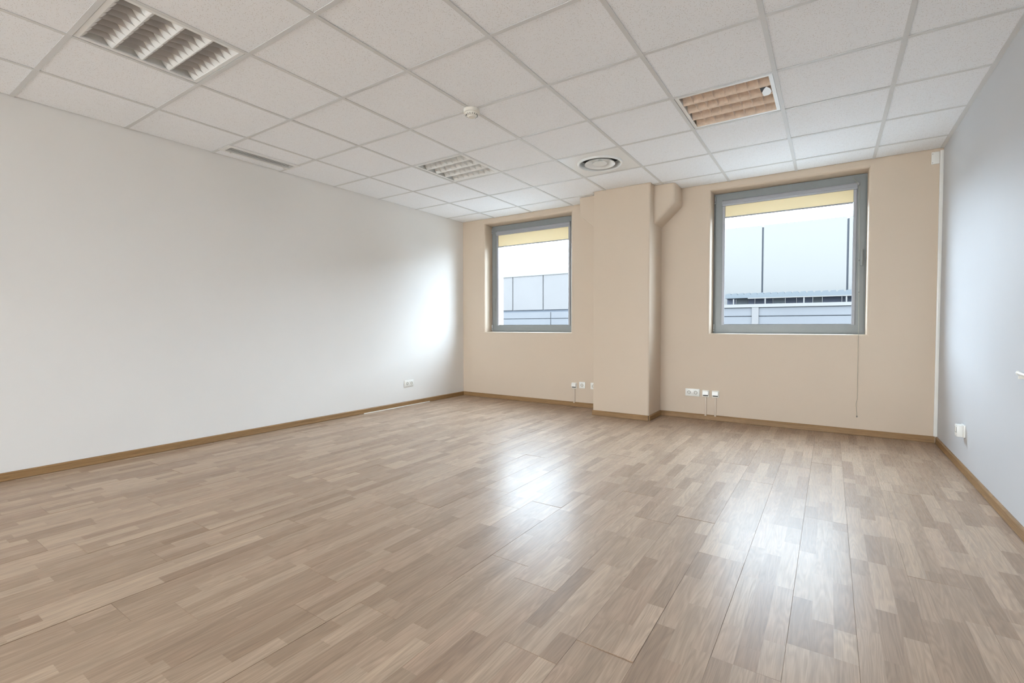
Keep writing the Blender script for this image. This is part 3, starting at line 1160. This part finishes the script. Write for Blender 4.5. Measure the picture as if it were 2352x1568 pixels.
low = empty('low_building', (0, FD, -0.5))
tag(low, 'long low pale building with flat panels seen through both windows', 'building')
bm = bm_new()
box(bm, -16, 14, FD + 0.052, FD + 6.0, -0.5, 1.47)
child('wall', bm, M['facade_joint'], low)
clad(low, [-16, -12.5, -9.4, -6.1, -2.83, 0.2, 2.94, 6.4, 10, 14], [-0.49, 0.1, 1.245, 1.462], FD, M['facade_b'], 0.022)
bm = bm_new()
box(bm, 1.2, 14, FD - 0.04, FD + 0.5, 1.465, 1.545)
child('coping', bm, M['facade_white'], low)
bm = bm_new()
box(bm, 2.87, 3.02, FD - 0.03, FD, -0.49, 1.462)
child('pilaster', bm, M['facade'], low)

ann = empty('roof_annex', (-6, FD, 1.47))
tag(ann, 'pale blue panelled roof annex seen through the left window', 'building')
bm = bm_new()
box(bm, -13.6, 0.15, FD + 0.09, FD + 2.4, 1.47, 2.62)
child('wall', bm, M['facade_joint'], ann)
clad(ann, [-13.57, -12.41, -11.25, -10.09, -8.93, -7.77, -6.61, -5.45, -4.29, -3.13, -1.97, -0.81, 0.15], [1.515, 2.632], FD + 0.04, M['facade'], 0.030)
bm = bm_new()
box(bm, -13.6, 0.15, FD + 0.02, FD + 2.4, 2.62, 2.655)
child('coping', bm, M['facade_white'], ann)

tall = empty('panel_building', (6, FD + 2, 1.5))
tag(tall, 'tall white panelled building behind the canopy in the right window', 'building')
sc_ = (FD + 2 + 2.006) / (FD + 2.006)
px = lambda x: CAM.x + (x - CAM.x) * sc_
bm = bm_new()
box(bm, px(1.6), px(9.6), FD + 2.06, FD + 5, 1.50, 3.80)
child('wall', bm, M['facade_joint'], tall)
clad(tall, [px(1.4), px(3.09), px(4.80), px(6.5), px(8.2), px(9.9)], [1.5, 3.86], FD + 2, M['facade_white'], 0.045)

can = empty('roof_canopy', (4, FD + 0.6, 1.5))
tag(can, 'blue grey roof canopy with ribbed edge over glazing in the right window', 'canopy')
k_ = (FD + 0.6 + 2.006) / (FD + 2.006)
pz = lambda z: CAM.z + (z - CAM.z) * k_
px2 = lambda x: CAM.x + (x - CAM.x) * k_
cx0, cx1 = px2(2.25), px2(7.2)
bm = bm_new()
n = int((cx1 - cx0) / 0.155)
for i in range(n):                                           # ribbed sheet: trapezoid ribs seen end on
    a = cx0 + 0.155 * i
    prism(bm, [(a, pz(1.70)), (a + 0.155, pz(1.70)), (a + 0.155, pz(1.785)), (a + 0.135, pz(1.785)), (a + 0.120, pz(1.825)), (a + 0.02, pz(1.815)), (a, pz(1.785))], 1, FD + 0.6, FD + 1.2)
child('ribbed_roof', bm, M['canopy_sheet'], can)
bm = bm_new()
box(bm, cx0 + 0.55, cx1, FD + 0.56, FD + 0.60, pz(1.678), pz(1.70))
child('gutter', bm, M['facade_white'], can)
widths = [0.22, 0.30, 0.16, 0.42, 0.28, 0.25, 0.35, 0.2, 0.4, 0.3, 0.28, 0.4, 0.3, 0.35, 0.3, 0.4, 0.3]
x = cx0
for i, w in enumerate(widths):
    if x + w > cx1:
        break
    bm = bm_new()
    box(bm, x, x + w - 0.012, FD + 0.9 + 0.03 * (i % 2), FD + 0.95 + 0.03 * (i % 2), 1.5, pz(1.70))
    child('glazing', bm, M['canopy_dark'] if i % 3 != 1 else M['canopy_sheet'], can)
    x += w
for xp in (2.45, 3.16, 3.97, 4.79, 5.6, 6.4):
    bm = bm_new()
    box(bm, px2(xp) - 0.014, px2(xp) + 0.014, FD + 0.57, FD + 0.60, 1.5, pz(1.679))
    child('post', bm, M['facade_white'], can)
